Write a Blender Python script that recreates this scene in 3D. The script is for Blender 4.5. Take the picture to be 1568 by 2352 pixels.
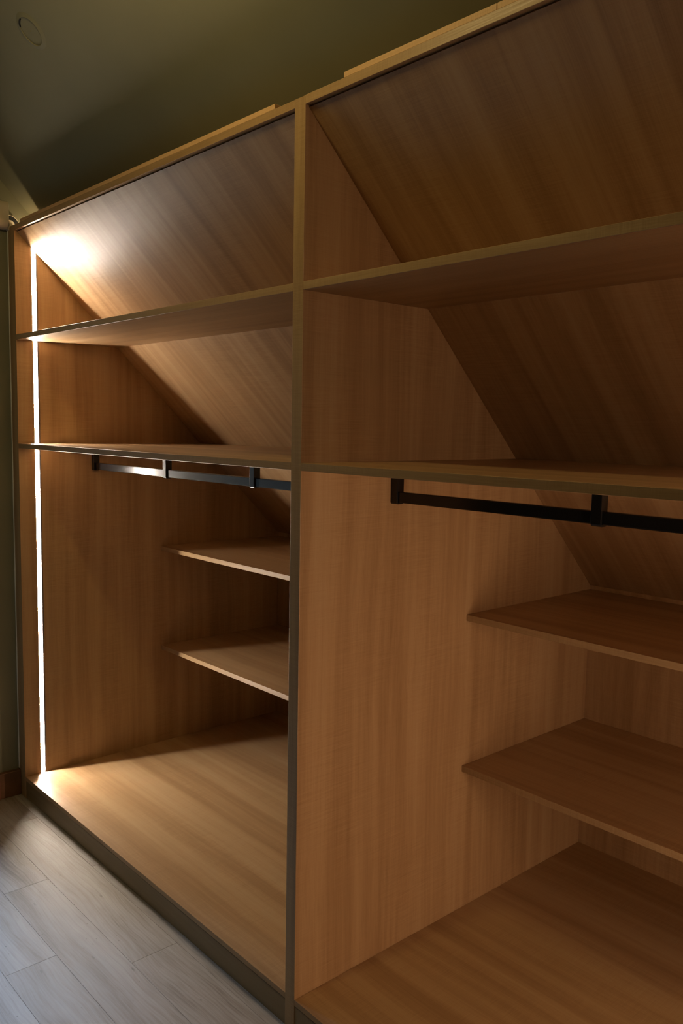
import bpy, bmesh, math, random
from mathutils import Vector, Matrix
random.seed(7)
for o in list(bpy.data.objects): bpy.data.objects.remove(o)
SC = bpy.context.scene
COL = SC.collection

# ------------------------------------------------------------------ camera
def make_camera():
    yaw, pit, rol, f = 0.84257, -0.10081, 0.01737, 1933.35      # f in pixels for 1568x2352
    cy, sy, cp, sp = math.cos(yaw), math.sin(yaw), math.cos(pit), math.sin(pit)
    fwd = Vector((-sy*cp, cy*cp, sp)); r0 = Vector((cy, sy, 0)); u0 = r0.cross(fwd)
    c, s = math.cos(rol), math.sin(rol)
    r = c*r0 + s*u0; u = -s*r0 + c*u0
    cd = bpy.data.cameras.new('camera'); co = bpy.data.objects.new('camera', cd); COL.objects.link(co)
    m = Matrix((( r.x, u.x, -fwd.x, 1.58875), (r.y, u.y, -fwd.y, -1.2516), (r.z, u.z, -fwd.z, 1.44162), (0,0,0,1)))
    co.matrix_world = m
    cd.sensor_fit = 'VERTICAL'; cd.sensor_height = 36.0; cd.lens = 36.0*f/2352.0
    cd.clip_start = 0.01
    SC.camera = co
make_camera()

# ------------------------------------------------------------------ light
W_STRIP, E_STRIP = (1.0, 0.87, 0.73), 1200.0    # bright line of the strip in the left bay
R_STRIP, E_RIGHT = (1.0, 0.65, 0.405), 960.0     # the strip at the far end of the right bay
world = bpy.data.worlds.new('dusk'); SC.world = world; world.use_nodes = True
bgn = world.node_tree.nodes['Background']; bgn.inputs[0].default_value = (0.50, 0.72, 0.85, 1); bgn.inputs[1].default_value = 0.3

def area(name, loc, target, size, sizey, power, color):
    l = bpy.data.lights.new(name, 'AREA'); l.shape = 'RECTANGLE'; l.size = size; l.size_y = sizey
    l.energy = power; l.color = color
    o = bpy.data.objects.new(name, l); COL.objects.link(o); o.location = loc
    o.rotation_euler = (Vector(target)-Vector(loc)).to_track_quat('-Z', 'Y').to_euler()
    return o
# dusk light coming through the glazed opening in the left wall
area('window_daylight', (-3.6, -0.55, 3.55), (-0.8, -0.45, -0.09), 0.7, 0.7, 230.0, (0.32, 0.59, 1.0))

vs = SC.view_settings
vs.view_transform = 'Standard'; vs.look = 'None'; vs.gamma = 1; vs.use_curve_mapping = False; vs.exposure = 0.0

# ------------------------------------------------------------------ materials
class NT:
    def __init__(s, name):
        s.m = bpy.data.materials.new(name); s.m.use_nodes = True; s.t = s.m.node_tree
        s.b = s.t.nodes['Principled BSDF']
    def n(s, typ, **kw):
        nd = s.t.nodes.new(typ)
        for k, v in kw.items():
            if k.startswith('i_'):
                key = k[2:]; key = int(key) if key.isdigit() else key.replace('_', ' ')
                nd.inputs[key].default_value = v
            else: setattr(nd, k, v)
        return nd
    def l(s, a, b): s.t.links.new(a, b)
    def math(s, op, a, b=None, c=None):
        nd = s.n('ShaderNodeMath', operation=op)
        for i, x in enumerate((a, b, c)):
            if x is None: continue
            if isinstance(x, (int, float)): nd.inputs[i].default_value = x
            else: s.l(x, nd.inputs[i])
        return nd.outputs[0]
    def noise(s, vec, scale=1.0, detail=2.0, rough=0.5, dist=0.0):
        nd = s.n('ShaderNodeTexNoise', i_Scale=scale, i_Detail=detail, i_Roughness=rough, i_Distortion=dist)
        s.l(vec, nd.inputs['Vector']); return nd.outputs['Fac']
    def mapped(s, vec, sc, loc=(0,0,0)):
        nd = s.n('ShaderNodeMapping'); nd.inputs['Scale'].default_value = sc; nd.inputs['Location'].default_value = loc
        s.l(vec, nd.inputs['Vector']); return nd.outputs[0]
    def ramp(s, fac, stops):
        nd = s.n('ShaderNodeValToRGB'); el = nd.color_ramp.elements
        while len(el) < len(stops): el.new(0.5)
        for e, (p, c) in zip(el, stops): e.position = p; e.color = (*c, 1)
        s.l(fac, nd.inputs[0]); return nd.outputs[0]

def wood(name, mode, seed=0.0, dark=1.0, rough=0.34, red=1.0):
    """oak-look laminate; local coords with the grain along local Z after turning (mode: z, x, s = 45 deg slope)"""
    N = NT(name)
    tc = N.n('ShaderNodeTexCoord').outputs['Object']
    rot = N.n('ShaderNodeMapping')
    if mode == 'x': rot.inputs['Rotation'].default_value = (0, math.radians(90), 0)
    if mode == 's': rot.inputs['Rotation'].default_value = (math.radians(-45.4), 0, 0)
    N.l(tc, rot.inputs['Vector']); v = rot.outputs[0]
    # gentle waviness of the grain
    wv = N.n('ShaderNodeTexNoise', i_Scale=1.0, i_Detail=1.0); N.l(N.mapped(v, (2.2,2.2,1.1), (seed,seed,0)), wv.inputs['Vector'])
    sub = N.n('ShaderNodeVectorMath', operation='SUBTRACT'); N.l(wv.outputs['Color'], sub.inputs[0]); sub.inputs[1].default_value = (.5,.5,.5)
    scl = N.n('ShaderNodeVectorMath', operation='MULTIPLY'); N.l(sub.outputs[0], scl.inputs[0]); scl.inputs[1].default_value = (.05,.05,0)
    add = N.n('ShaderNodeVectorMath', operation='ADD'); N.l(v, add.inputs[0]); N.l(scl.outputs[0], add.inputs[1]); w = add.outputs[0]
    band = N.noise(N.mapped(w, (13,13,.32), (seed*3,0,seed)), 1, 3, .6)
    streak = N.noise(N.mapped(w, (46,46,1.0), (seed*5,2,0)), 1, 3, .6)
    fine = N.noise(N.mapped(w, (420,420,6), (0,seed*2,1)), 1, 3, .65)
    cross = N.noise(N.mapped(v, (12,12,520), (seed,5,3)), 1, 3, .6)
    cmask = N.noise(N.mapped(v, (5,5,3.2), (3,seed,7)), 1, 2, .5)
    cm = N.n('ShaderNodeMapRange', i_1=.30, i_2=.62); N.l(cmask, cm.inputs[0])
    crossm = N.math('MULTIPLY', N.math('SUBTRACT', cross, .5), cm.outputs[0])
    f = N.math('ADD', N.math('MULTIPLY', band, .60), N.math('MULTIPLY', streak, .20))
    f = N.math('ADD', f, N.math('MULTIPLY', fine, .22))
    f = N.math('ADD', f, N.math('MULTIPLY', crossm, .30))
    d = dark
    col = N.ramp(f, [(.33, (.30*d*red,.172*d,.078*d)), (.47, (.405*d*red,.25*d,.125*d)), (.56, (.47*d*red,.305*d,.158*d)), (.70, (.53*d*red,.365*d,.205*d))])
    N.l(col, N.b.inputs['Base Color'])
    rg = N.n('ShaderNodeMapRange', i_1=.35, i_2=.65, i_3=rough-.04, i_4=rough+.08); N.l(fine, rg.inputs[0]); N.l(rg.outputs[0], N.b.inputs['Roughness'])
    N.b.inputs['Specular IOR Level'].default_value = .37
    h = N.math('ADD', N.math('MULTIPLY', fine, .9), N.math('MULTIPLY', crossm, .3))
    bp = N.n('ShaderNodeBump', i_Strength=.35, i_Distance=.0006); N.l(h, bp.inputs['Height']); N.l(bp.outputs[0], N.b.inputs['Normal'])
    return N.m

def plain(name, color, rough=.5, metal=0.0, mottled=.06, nscale=6.0, bump=0.0, bscale=300):
    N = NT(name); tc = N.n('ShaderNodeTexCoord').outputs['Object']
    nz = N.noise(N.mapped(tc, (nscale,)*3), 1, 4, .6)
    c1 = tuple(c*(1-mottled) for c in color); c2 = tuple(min(1,c*(1+mottled)) for c in color)
    N.l(N.ramp(nz, [(.35,c1),(.65,c2)]), N.b.inputs['Base Color'])
    N.b.inputs['Roughness'].default_value = rough; N.b.inputs['Metallic'].default_value = metal
    if bump:
        b = N.n('ShaderNodeBump', i_Strength=.4, i_Distance=bump); N.l(N.noise(N.mapped(tc,(bscale,)*3),1,3,.6), b.inputs['Height'])
        N.l(b.outputs[0], N.b.inputs['Normal'])
    return N.m

def emit(name, color, strength):
    m = bpy.data.materials.new(name); m.use_nodes = True; t = m.node_tree; t.nodes.clear()
    e = t.nodes.new('ShaderNodeEmission'); e.inputs[0].default_value = (*color, 1); e.inputs[1].default_value = strength
    o = t.nodes.new('ShaderNodeOutputMaterial'); t.links.new(e.outputs[0], o.inputs[0]); return m

def floor_wood():
    N = NT('floor_oak')
    tc = N.n('ShaderNodeTexCoord').outputs['Object']
    oi = N.n('ShaderNodeObjectInfo').outputs['Random']
    off = N.n('ShaderNodeCombineXYZ'); N.l(N.math('MULTIPLY', oi, 37.0), off.inputs[0]); N.l(N.math('MULTIPLY', oi, 91.0), off.inputs[1]); 
    add = N.n('ShaderNodeVectorMath', operation='ADD'); N.l(tc, add.inputs[0]); N.l(off.outputs[0], add.inputs[1]); v = add.outputs[0]
    wv = N.n('ShaderNodeTexNoise', i_Scale=1.0, i_Detail=2.0); N.l(N.mapped(v, (2.2,6,6)), wv.inputs['Vector'])
    sub = N.n('ShaderNodeVectorMath', operation='SUBTRACT'); N.l(wv.outputs['Color'], sub.inputs[0]); sub.inputs[1].default_value = (.5,.5,.5)
    scl = N.n('ShaderNodeVectorMath', operation='MULTIPLY'); N.l(sub.outputs[0], scl.inputs[0]); scl.inputs[1].default_value = (0,.075,0)
    ad2 = N.n('ShaderNodeVectorMath', operation='ADD'); N.l(v, ad2.inputs[0]); N.l(scl.outputs[0], ad2.inputs[1]); w = ad2.outputs[0]
    broad = N.noise(N.mapped(w, (1.6,16,16)), 1, 4, .6)
    grain = N.noise(N.mapped(w, (7,190,190)), 1, 4, .7)
    pore = N.noise(N.mapped(w, (22,520,520)), 1, 2, .6)
    f = N.math('ADD', N.math('MULTIPLY', broad, .5), N.math('ADD', N.math('MULTIPLY', grain, .36), N.math('MULTIPLY', pore, .14)))
    f = N.math('ADD', f, N.math('MULTIPLY', N.math('SUBTRACT', oi, .5), .10))
    col = N.ramp(f, [(.34,(.19,.155,.122)), (.45,(.285,.245,.205)), (.56,(.345,.308,.27)), (.68,(.39,.36,.32))])
    # small dark knots and flecks
    vo = N.n('ShaderNodeTexVoronoi', i_Scale=1.0, feature='F1'); N.l(N.mapped(w, (7,20,20)), vo.inputs['Vector'])
    kn = N.n('ShaderNodeMapRange', i_1=.035, i_2=.10, i_3=.5, i_4=1.0); N.l(vo.outputs['Distance'], kn.inputs[0])
    v2 = N.n('ShaderNodeTexVoronoi', i_Scale=1.0, feature='F1'); N.l(N.mapped(w, (26,44,44), (4,9,0)), v2.inputs['Vector'])
    k2 = N.n('ShaderNodeMapRange', i_1=.05, i_2=.11, i_3=.55, i_4=1.0); N.l(v2.outputs['Distance'], k2.inputs[0])
    gate = N.n('ShaderNodeMapRange', i_1=.50, i_2=.56); N.l(N.noise(N.mapped(v, (5,9,9), (7,1,0)), 1, 2, .5), gate.inputs[0])
    k2m = N.math('SUBTRACT', 1.0, N.math('MULTIPLY', N.math('SUBTRACT', 1.0, k2.outputs[0]), gate.outputs[0]))
    # thin darker growth lines following the waves of the figure
    wvt = N.n('ShaderNodeTexWave', wave_type='BANDS', bands_direction='Y', i_Scale=1.0, i_Distortion=3.2, i_Detail=2.0); wvt.inputs['Detail Scale'].default_value = 1.2
    N.l(N.mapped(w, (1.4,16,16)), wvt.inputs['Vector'])
    gl = N.n('ShaderNodeMapRange', i_1=.0, i_2=.16, i_3=.88, i_4=1.0); N.l(wvt.outputs['Fac'], gl.inputs[0])
    mx = N.n('ShaderNodeVectorMath', operation='SCALE'); N.l(col, mx.inputs[0]); N.l(N.math('MULTIPLY', N.math('MULTIPLY', kn.outputs[0], k2m), gl.outputs[0]), mx.inputs['Scale'])
    N.l(mx.outputs[0], N.b.inputs['Base Color'])
    rg = N.n('ShaderNodeMapRange', i_1=.3, i_2=.7, i_3=.52, i_4=.66); N.l(grain, rg.inputs[0]); N.l(rg.outputs[0], N.b.inputs['Roughness'])
    b = N.n('ShaderNodeBump', i_Strength=.35, i_Distance=.0008); N.l(grain, b.inputs['Height']); N.l(b.outputs[0], N.b.inputs['Normal'])
    return N.m

M = dict(
    ledLs=emit('strip_soft_glow', W_STRIP, E_STRIP*.006), ledRs=emit('strip_soft_glow_right', R_STRIP, E_RIGHT*.006),
    wz=wood('laminate_upright', 'z', 0.0), wz2=wood('laminate_upright_b', 'z', 4.3),
    wx=wood('laminate_level', 'x', 3.1, .97), ws=wood('laminate_sloped', 's', 2.9, 1.0, .42),
    edge=wood('edge_band_level', 'x', 6.1, 1.0, .42, .95), edgez=wood('edge_band_upright', 'z', 8.1, 1.0, .42, .94),
    lath=wood('raw_pine', 'x', 9.0, 1.45, .6),
    plinth=wood('plinth_board', 'x', 5.5, .66, .45, .88),
    black=plain('black_anodised', (.008,.008,.009), .2, .0, .1),
    alu=plain('aluminium', (.16,.13,.125), .5, .3),
    wall=plain('olive_paint', (.19,.185,.12), .8, 0, .05, 3, .0004, 160),
    ceil=plain('olive_ceiling_paint', (.19,.185,.115), .8, 0, .05, 2.2, .0004, 120),
    room=plain('room_paint', (.23,.215,.15), .85, 0, .04, 2),
    cream=plain('cream_plastic', (.62,.54,.42), .45),
    rubber=plain('black_rubber', (.006,.006,.006), .7),
    base=plain('brown_skirting', (.16,.075,.035), .5, 0, .2, 14),
    jamb=plain('reddish_casing', (.24,.10,.05), .5, 0, .2, 14),
    caulk=plain('pale_caulk', (.75,.74,.68), .5),
    under=plain('dark_subfloor', (.10,.075,.05), .9),
    glass=None, floor=floor_wood(),
    ledL=emit('strip_glow', W_STRIP, E_STRIP), ledR=emit('strip_glow_dim', R_STRIP, E_RIGHT),
)
g = NT('window_glass')                                        # thin clear pane: mostly transparent with a weak reflection
tr = g.n('ShaderNodeBsdfTransparent'); gl_ = g.n('ShaderNodeBsdfGlossy', i_Roughness=0.02); mxs = g.n('ShaderNodeMixShader')
mxs.inputs[0].default_value = .06; g.l(tr.outputs[0], mxs.inputs[1]); g.l(gl_.outputs[0], mxs.inputs[2])
g.l(mxs.outputs[0], g.t.nodes['Material Output'].inputs['Surface'])
M['glass'] = g.m

# ------------------------------------------------------------------ geometry helpers
def bx(bm, x0, x1, y0, y1, z0, z1):
    v = [bm.verts.new((x, y, z)) for z in (z0, z1) for (x, y) in ((x0,y0),(x1,y0),(x1,y1),(x0,y1))]
    for q in ((3,2,1,0),(4,5,6,7),(0,1,5,4),(1,2,6,5),(2,3,7,6),(3,0,4,7)): bm.faces.new([v[i] for i in q])
def prism_x(bm, prof, x0, x1):
    """prof: (y, z) loop extruded along x"""
    a = [bm.verts.new((x0, y, z)) for y, z in prof]; b = [bm.verts.new((x1, y, z)) for y, z in prof]
    n = len(prof); bm.faces.new(a); bm.faces.new(b[::-1])
    for i in range(n): bm.faces.new((a[i], b[i], b[(i+1)%n], a[(i+1)%n]))
def prism_y(bm, prof, y0, y1):
    a = [bm.verts.new((x, y0, z)) for x, z in prof]; b = [bm.verts.new((x, y1, z)) for x, z in prof]
    n = len(prof); bm.faces.new(a[::-1]); bm.faces.new(b)
    for i in range(n): bm.faces.new((a[i], a[(i+1)%n], b[(i+1)%n], b[i]))
def obj(name, bm, mats, parent=None, bevel=0.0, smooth=False, seg=2, edge_faces=None):
    bmesh.ops.recalc_face_normals(bm, faces=bm.faces)
    if bevel:
        es = [e for e in bm.edges if len(e.link_faces) == 2 and e.calc_face_angle(0) > .5]
        bmesh.ops.bevel(bm, geom=es, offset=bevel, segments=seg, affect='EDGES', profile=.6, clamp_overlap=True)
    if edge_faces:
        for f in bm.faces:
            f.material_index = edge_faces(f)
    me = bpy.data.meshes.new(name); bm.to_mesh(me); bm.free()
    for m in (mats if isinstance(mats, (list, tuple)) else [mats]): me.materials.append(m)
    if smooth:
        for p in me.polygons: p.use_smooth = True
    o = bpy.data.objects.new(name, me); COL.objects.link(o)
    if parent: o.parent = parent; o.matrix_parent_inverse = parent.matrix_world.inverted()
    return o
def empty(name, loc=(0,0,0)):
    o = bpy.data.objects.new(name, None); COL.objects.link(o); o.location = loc
    o.matrix_world = Matrix.Translation(loc); return o
def tag(o, label=None, cat=None, group=None, kind=None):
    if label: o['label'] = label
    if cat: o['category'] = cat
    if group: o['group'] = group
    if kind: o['kind'] = kind
    return o
def struct(name, bm, m, parent=None, **k):
    o = obj(name, bm, m, parent, **k)
    if not parent: o['kind'] = 'structure'
    return o
B = bmesh.new
front = lambda f: 1 if f.normal.y < -.9 and f.calc_center_median().y < .7 else 0   # front edge band

# ------------------------------------------------------------------ dimensions (metres); z=0 is the top of the bottom board
T = .019
XL, XD, XE, XR, XO = -1.72, 0.0, .0384, 1.835, 1.873      # inner left, divider left/right, inner right, outer right
ZF = -.0892                                                 # room floor
ZT, ZU = 2.187, 2.168                                       # top board
YB, YK = 1.2762, .9165                                      # rear wall depth, knee height
Y0 = .0067
TAN = (YB-Y0)/(ZU-YK)
sl = lambda z: Y0 + (ZU-z)*TAN                              # y of the sloped panel's inner face
YS = .625                                                   # front of the short shelves
WALLX = -1.79

# ------------------------------------------------------------------ room
# floor: subfloor slab with separate planks
fl = tag(empty('floor', (0,0,ZF)), kind='structure')
bm = B(); bx(bm, WALLX-.3, 3.2, -3.6, 1.5, ZF-.06, ZF-.0152); obj('subfloor', bm, M['under'], fl)
pw = .1475
joints = {0: [-1.045, .42, 1.6], 1: [-1.72+.2, -.479, 1.0, 2.3], 2: [-1.064, .25, 1.5], 3: [-.650, .70, 2.1]}
y1 = -.0315 + pw
for r in range(0, 24):
    ya = y1 - pw
    js = joints.get(r)
    if js is None:
        js = [random.uniform(-1.6, -.6)]
        while js[-1] < 2.2: js.append(js[-1] + random.uniform(1.0, 1.7))
    xs = [WALLX-.25] + js + [3.1]
    for a, b in zip(xs[:-1], xs[1:]):
        bm = B(); bx(bm, a+.00015, b-.00015, ya+.00015, y1-.00015, ZF-.015, ZF)
        obj('plank', bm, M['floor'], fl, bevel=.0006, seg=1)
    y1 = ya

# left wall with a glazed opening towards the camera side
WY0, WY1, WZ1 = -1.50, -.30, 2.02
wl = tag(empty('wall_left', (WALLX, -.5, 0)), kind='structure')
bm = B()
bx(bm, WALLX-.24, WALLX, WY1, 1.5, ZF-.05, 3.0); bx(bm, WALLX-.24, WALLX, -3.6, WY0, ZF-.05, 3.0)
bx(bm, WALLX-.24, WALLX, WY0, WY1, WZ1, 3.0)
bx(bm, WALLX-.24, WALLX, WY0, WY1, ZF-.05, ZF+.03)
obj('plaster', bm, M['wall'], wl)
w1 = tag(empty('window_1', (WALLX-.1, -.95, 0)), kind='structure')
bm = B(); xa, xb = WALLX-.12, WALLX-.06
for (a, b, c, d) in ((WY0, WY0+.06, ZF+.03, WZ1), (WY1-.06, WY1, ZF+.03, WZ1)): bx(bm, xa, xb, a, b, c, d)
bx(bm, xa, xb, WY0+.06, WY1-.06, ZF+.03, ZF+.12); bx(bm, xa, xb, WY0+.06, WY1-.06, WZ1-.07, WZ1)
obj('window_frame', bm, M['cream'], w1)
bm = B(); bx(bm, WALLX-.094, WALLX-.088, WY0+.06, WY1-.06, ZF+.12, WZ1-.07); obj('window_pane', bm, M['glass'], w1)

# skirting on the left wall: one dark length and the redder casing block next to it
bm = B(); bx(bm, WALLX, WALLX+.022, -.086, .0, ZF, .016); struct('baseboard_left', bm, M['base'], bevel=.003)
bm = B(); bx(bm, WALLX, WALLX+.030, -.30, -.0865, ZF, .020); struct('trim_1', bm, M['jamb'], bevel=.004)

# sloped ceiling (y + z = 2.34), the flat ceiling above it and the rest of the room shell
bm = B()
prism_x(bm, [(1.5,.84),(-.76,3.10),(-.76,3.35),(1.75,.84)], WALLX-.24, 3.2); struct('ceiling', bm, M['ceil'])
bm = B(); bx(bm, WALLX-.24, 3.2, -3.6, -.76, 3.0, 3.1); struct('ceiling', bm, M['room'])
bm = B(); bx(bm, WALLX-.24, 3.2, -3.6, -3.4, ZF-.05, 3.0); struct('wall_front', bm, M['room'])
bm = B(); bx(bm, 3.0, 3.2, -3.4, 1.5, ZF-.05, 3.3); struct('wall_right', bm, M['room'])
bm = B(); bx(bm, WALLX-.24, 3.2, 1.5, 1.6, ZF-.05, 1.2); struct('wall_rear', bm, M['room'])

# round cover plate in the sloped ceiling
cc = Vector((-.9484, -.2303, 2.5703)); nrm = Vector((0, -1, -1)).normalized(); ux = Vector((1,0,0)); uy = nrm.cross(ux)
def disc(bm, r, t0, t1, n=56, sq=1.0, ctr=cc):
    a = [bm.verts.new(ctr + ux*r*math.cos(2*math.pi*i/n) + uy*r*math.sin(2*math.pi*i/n) + nrm*t0) for i in range(n)]
    b = [bm.verts.new(ctr + ux*r*math.cos(2*math.pi*i/n) + uy*r*math.sin(2*math.pi*i/n) + nrm*t1) for i in range(n)]
    bm.faces.new(a); bm.faces.new(b[::-1])
    for i in range(n): bm.faces.new((a[i], a[(i+1)%n], b[(i+1)%n], b[i]))
def ring(bm, r0, r1, t0, t1, a0=0, a1=2*math.pi, n=56, ctr=cc, e=(ux, uy, nrm)):
    ux_, uy_, nn = e; full = abs(a1-a0-2*math.pi) < 1e-6; cnt = n if full else n+1
    L = []
    for i in range(cnt):
        t = a0+(a1-a0)*i/n; d = ux_*math.cos(t)+uy_*math.sin(t)
        L.append([bm.verts.new(ctr+d*r+nn*h) for r, h in ((r0,t0),(r1,t0),(r1,t1),(r0,t1))])
    for i in range(cnt if full else cnt-1):
        p, q = L[i], L[(i+1)%cnt]
        for k in range(4): bm.faces.new((p[k], q[k], q[(k+1)%4], p[(k+1)%4]))
    if not full: bm.faces.new(L[0][::-1]); bm.faces.new(L[-1])
cv = tag(empty('ceiling_cover', cc), 'round painted cover plate set in the sloped olive ceiling', 'cover')
bm = B(); disc(bm, .0402, -.002, .0006); obj('cover_plate', bm, M['ceil'], cv)
bm = B()
rows = []
for i in range(64):
    t = 2*math.pi*i/64; d = ux*math.cos(t)+uy*math.sin(t)
    rows.append([bm.verts.new(cc+d*r+nrm*h) for r, h in ((.0404,-.001),(.0406,.0030),(.0414,.0031),(.054,.0001),(.054,-.001))])
for i in range(64):
    p, q = rows[i], rows[(i+1)%64]
    for k in range(5): bm.faces.new((p[k], q[k], q[(k+1)%5], p[(k+1)%5]))
obj('plaster_rim', bm, M['ceil'], cv, smooth=False)
bm = B(); ring(bm, .0372, .0415, -.001, .0034, math.radians(98), math.radians(140), 16); obj('gap_shade_arc', bm, M['rubber'], cv)  # solid black arc, the shade of a gap beside the plate put into colour
bm = B(); disc(bm, .0022, .001, .0032, 12); obj('screw_head', bm, M['ceil'], cv)

# roller blind above the window on the left wall: rounded cassette whose end shows a black ring
rb = tag(empty('roller_blind', (WALLX, -.2, 2.22)), 'cream roller blind cassette on the left wall, its end showing a black ring', 'blind')
prof = []
x0, x1, z0, z1, rr = WALLX, WALLX+.052, 2.176, 2.276, .032
prof += [(x0, z1), (x0, z0)]
for i in range(9):
    t = math.radians(-90 + 90*i/8); prof.append((x1-rr+rr*math.cos(t), z0+rr+rr*math.sin(t)))
for i in range(5):
    t = math.radians(90*i/4); prof.append((x1-.018+.018*math.cos(t), z1-.018+.018*math.sin(t)))
bm = B(); prism_y(bm, prof, -1.62, -.011); obj('cassette', bm, M['cream'], rb, bevel=.002)
e = (Vector((0,1,0)), Vector((0,0,1)), Vector((1,0,0)))
hc = Vector((WALLX, .004, 2.194))
bm = B(); ring(bm, .0372, .0395, 0, .016, math.radians(-30), math.radians(115), 30, ctr=hc, e=e); obj('end_collar', bm, M['cream'], rb, bevel=.0008)
bm = B(); ring(bm, .0195, .0372, 0, .014, math.radians(-30), math.radians(115), 30, ctr=hc, e=e); obj('ring_seal', bm, M['rubber'], rb)
bm = B(); ring(bm, .0015, .0195, 0, .020, ctr=hc, e=e); obj('hub', bm, M['cream'], rb, bevel=.001)

# ------------------------------------------------------------------ wardrobe
wl_ = tag(empty('wardrobe', (-.85, 0, ZF)), 'open wood-grain wardrobe bay on the left, lit by a glowing vertical light strip', 'wardrobe', 'built-in wardrobe bays under the sloping ceiling')
wr_ = tag(empty('wardrobe', (.95, 0, ZF)), 'dimmer open wood-grain wardrobe bay on the right, running out of the frame', 'wardrobe', 'built-in wardrobe bays under the sloping ceiling')

def side_prof(y0=0.0, zt=ZT):
    return [(y0, ZF), (y0, zt), (max(y0, .03), zt), (YB+.02, YK+.04), (YB+.02, ZF)]
LY0, LY1, LD = .0645, .0876, .018                 # strip groove in the side panels
LZ0, LZ1 = .001, ZU-((LY0-Y0)/TAN)+.001
def side_panel(parent, xin, s):
    """38 mm upright with a milled groove for the light strip on its inner face; s=+1 if the bay lies to +x"""
    bm = B(); xo = xin - s*.038; xg = xin - s*LD; lo, hi = sorted((xin, xg))
    prism_x(bm, side_prof(), *sorted((xo, xg)))
    prism_x(bm, [(0, ZF), (0, ZT), (.03, ZT), (LY0, ZU-(LY0-.03)/TAN), (LY0, ZF)], lo, hi)
    prism_x(bm, [(LY1, ZF), (LY1, ZU-(LY1-.03)/TAN), (YB+.02, YK+.04), (YB+.02, ZF)], lo, hi)
    prism_x(bm, [(LY0, ZF), (LY0, LZ0-.001), (LY1, LZ0-.001), (LY1, ZF)], lo, hi)
    return obj('side_panel', bm, [M['wz2'], M['edgez']], parent, edge_faces=lambda f: 1 if f.normal.y < -.9 and f.calc_center_median().y < .01 else 0)
side_panel(wl_, XL, 1); side_panel(wr_, XR, -1)
# the divider is the two 19 mm uprights of the bays standing back to back; only the outer arrises are eased
def divider(parent, xa, xb, xout):
    bm = B(); prism_x(bm, side_prof(), xa, xb)
    es = [e for e in bm.edges if all(abs(v.co.x-xout) < 1e-6 and abs(v.co.y) < 1e-6 for v in e.verts)]
    bmesh.ops.bevel(bm, geom=es, offset=.0011, segments=2, affect='EDGES', profile=.6)
    obj('divider_panel', bm, [M['wz'], M['edgez']], parent, edge_faces=lambda f: 1 if f.normal.y < -.3 and f.calc_center_median().y < .01 else 0)
divider(wl_, XD, .0192, XD); divider(wr_, .0192, XE, XE)

def prism_z(bm, prof, z0, z1):
    a = [bm.verts.new((x, y, z0)) for x, y in prof]; b = [bm.verts.new((x, y, z1)) for x, y in prof]
    n = len(prof); bm.faces.new(a[::-1]); bm.faces.new(b)
    for i in range(n): bm.faces.new((a[i], a[(i+1)%n], b[(i+1)%n], b[i]))
def light_strip(parent, xin, s, mats):
    """shallow channel: a bright line near its front wall, the rest of the diffuser softer, flush rim at the rear"""
    zs = [(LZ0, 1.3352), (1.3562, 1.7549), (1.7759, LZ1)]
    P = lambda d, y: (xin - s*d, y)
    bm = B()
    for a, b in zs:
        prism_z(bm, [P(.0,LY0), P(.0,LY0+.0006), P(.0052,LY0+.0006), P(.0052,.0822), P(-.0001,.0822), P(-.0001,LY1), P(LD,LY1), P(LD,LY0)], a, b)
    ls = obj('light_strip', bm, M['alu'], parent); ls['label'] = 'slim aluminium channel of the vertical light strip'
    for a, b in zs:
        bm = B(); prism_z(bm, [P(.0051,LY0+.0008), P(.0047,LY0+.0008), P(.0047,.0820), P(.0051,.0820)], a, b)
        d = obj('diffuser', bm, mats[0], ls); d['label'] = 'glowing white diffuser length'
        bm = B(); prism_z(bm, [P(.0046,.0661), P(.0042,.0661), P(.0042,.0689), P(.0046,.0689)], a, b)
        obj('light_line', bm, mats[1], ls)
light_strip(wl_, XL, 1, (M['ledLs'], M['ledL'])); light_strip(wr_, XR, -1, (M['ledRs'], M['ledR']))

def bay(parent, xa, xb, shorts, zt_off=0.0, seed=0):
    # top and bottom boards
    bm = B(); prism_x(bm, [(0, ZU), (0, ZT+zt_off), (.10, ZT+zt_off), (.10, ZU)], xa, xb)
    obj('top_panel', bm, [M['wx'], M['edge']], parent, bevel=.0006, seg=1, edge_faces=front)
    bm = B(); bx(bm, xa, xb, 0, YB, -.016, 0)
    obj('bottom_panel', bm, [M['wx'], M['edge']], parent, bevel=.0006, seg=1, edge_faces=front)
    # kneewall back and sloped back, starting in a shadow gap under the top board
    bm = B(); bx(bm, xa, xb, YB, YB+.016, -.016, YK+.006)
    obj('back_panel', bm, M['wz'], parent)
    nz = Vector((0, (ZU-YK), (YB-Y0))).normalized()      # outward (up and back)
    a = Vector((0, sl(ZU-.0045), ZU-.0045)); b = Vector((0, sl(YK+.002), YK+.002)); k = nz*.016
    bm = B(); prism_x(bm, [(a.y,a.z), (b.y,b.z), (b.y+k.y,b.z+k.z), (a.y+k.y,a.z+k.z)], xa+.0002, xb-.0002)
    obj('sloped_back_panel', bm, M['ws'], parent)
    # full-depth shelves (rear edge cut to the slope)
    for z in (1.7749, 1.3552):
        bm = B(); zb = z-T
        prism_x(bm, [(0, zb), (0, z), (sl(z)-.0003, z), (sl(zb)-.0003, zb)], xa, xb)
        obj('shelf', bm, [M['wx'], M['edge']], parent, bevel=.0008, seg=1, edge_faces=front)
    for z in shorts:
        bm = B(); bx(bm, xa+.0003, xb-.0003, YS, YB-.0003, z-T, z)
        obj('short_shelf', bm, [M['wx'], M['edge']], parent, bevel=.0008, seg=1, edge_faces=front)
bay(wl_, XL, XD, (.8985, .4486))
bay(wr_, XE, XR, (.9049, .4497), .0010)
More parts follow.
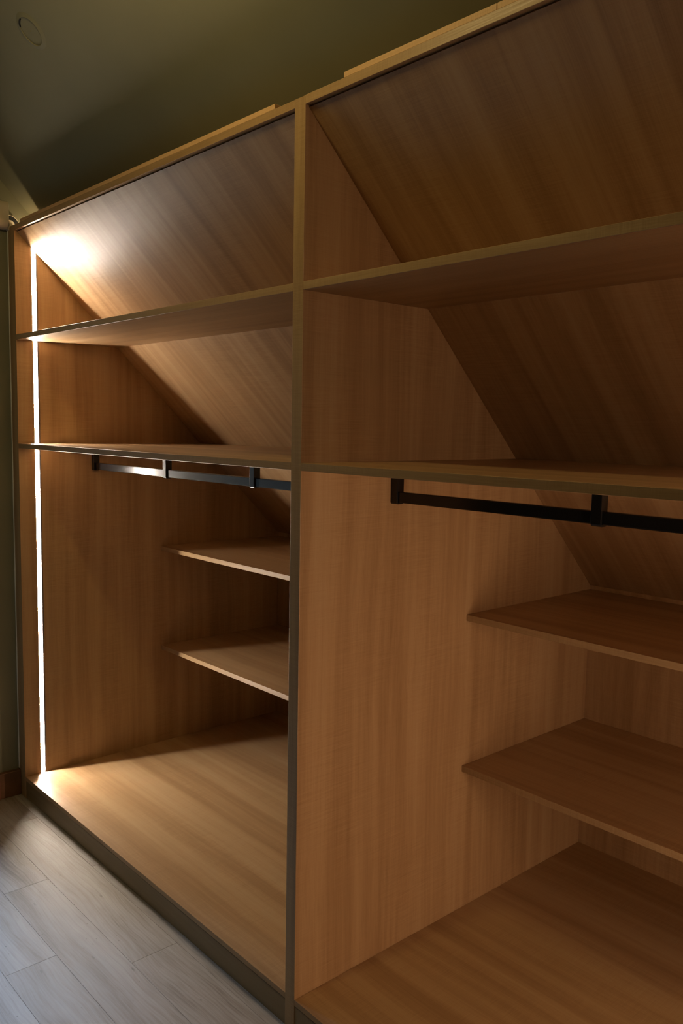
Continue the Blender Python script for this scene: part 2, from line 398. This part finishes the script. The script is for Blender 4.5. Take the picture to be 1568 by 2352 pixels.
# plinth boards, joint under the middle of the divider; filler and caulk line against the wall
bm = B(); bx(bm, XL-.038, .0188, .002, .018, ZF, -.0185); obj('plinth', bm, M['plinth'], wl_, bevel=.0008, seg=1)
bm = B(); bx(bm, .0196, XR+.038, .002, .018, ZF, -.0185); obj('plinth', bm, M['plinth'], wr_, bevel=.0008, seg=1)
bm = B(); bx(bm, WALLX+.007, XL-.0384, .0008, .03, ZF, ZT-.002); obj('filler_strip', bm, M['edgez'], wl_, bevel=.0006, seg=1)
bm = B(); bx(bm, WALLX+.0003, WALLX+.0066, -.0016, .03, .018, ZT-.012); o = obj('scribe_bead', bm, M['caulk'], wl_, bevel=.0008, seg=1); o['label'] = 'pale thin bead closing the gap to the wall'

# pale laths lying on the top boards
def lath(x0, x1, z, label):
    bm = B(); bx(bm, x0, x1, .0008, .045, z, z+.0122); o = obj('wooden_lath', bm, M['lath'], bevel=.0006, seg=1)
    tag(o, label, 'lath', 'pale laths lying on top of the wardrobe')
lath(-1.66, -1.16, ZT, 'short pale wooden lath on top of the left bay, nearest the wall')
lath(-1.159, -.078, ZT, 'long pale wooden lath on top of the left bay, ending before the divider')
lath(.1675, .5775, ZT+.001, 'short pale wooden lath on top of the right bay, beginning beside the divider')
lath(.5785, 1.80, ZT+.001, 'long pale wooden lath on top of the right bay, running out of the frame')

# hanging rails: rectangular rail held by brackets screwed under the middle shelf
def hanging_rail(parent, xa, xb, xs):
    yc = .3135; hz0, hz1 = 1.2478, 1.2765
    bm = B(); bx(bm, xa+.004, xb-.004, yc-.0075, yc+.0075, hz0, hz1)
    r = obj('hanging_rail', bm, M['black'], parent, bevel=.0035, seg=3, smooth=False)
    zt = 1.3552-T
    for x in xs:
        bm = B(); prof = []
        # rounded bottom, seen along x: strap shape in the y-z plane
        hw, zb, rad = .0125, 1.2437, .006
        prof = [(yc-hw, zt), (yc-hw, zb+rad)]
        prof += [(yc-hw+rad-rad*math.cos(math.radians(t)), zb+rad-rad*math.sin(math.radians(t))) for t in (22,45,68,90)]
        prof += [(yc+hw-rad+rad*math.sin(math.radians(t)), zb+rad-rad*math.cos(math.radians(t))) for t in (0,22,45,68,90)]
        prof += [(yc+hw, zt)]
        prism_x(bm, prof, x, x+.024)
        b = obj('rail_bracket', bm, M['black'], r, bevel=.0012, seg=2)
    return r
hanging_rail(wl_, XL, XD, (XL, -1.1364, -.5934, -.0245))
hanging_rail(wr_, XE, XR, (XE, .6294, 1.2204, XR-.0245))

# added unseen emitter behind the top board, standing in for light leaking beside the wall
bm = B(); bx(bm, -1.738, -1.7325, .072, .084, 2.1465, 2.1495)
o = obj('leak_emitter', bm, emit('leak_emitter_glow', (1, .74, .42), 700.0), wl_); o['label'] = 'small added emitter above the wardrobe for the glow in the corner'

# ------------------------------------------------------------------ pendant lamp of the room (outside the frame)
pl = tag(empty('pendant_lamp', (-.03, -.74, 2.65)), 'small warm globe pendant hanging from the ceiling in the middle of the room', 'lamp')
bm = B(); bmesh.ops.create_uvsphere(bm, u_segments=24, v_segments=16, radius=.055, matrix=Matrix.Translation((-.03,-.74,2.68)))
obj('globe', bm, emit('pendant_glow', (1, .73, .29), 150.0), pl, smooth=True)
bm = B(); bmesh.ops.create_cone(bm, cap_ends=True, segments=20, radius1=.022, radius2=.018, depth=.05, matrix=Matrix.Translation((-.03,-.74,2.758))); obj('socket', bm, M['black'], pl)
bm = B(); bmesh.ops.create_cone(bm, cap_ends=True, segments=10, radius1=.003, radius2=.003, depth=.20, matrix=Matrix.Translation((-.03,-.74,2.9))); obj('cord', bm, M['black'], pl)
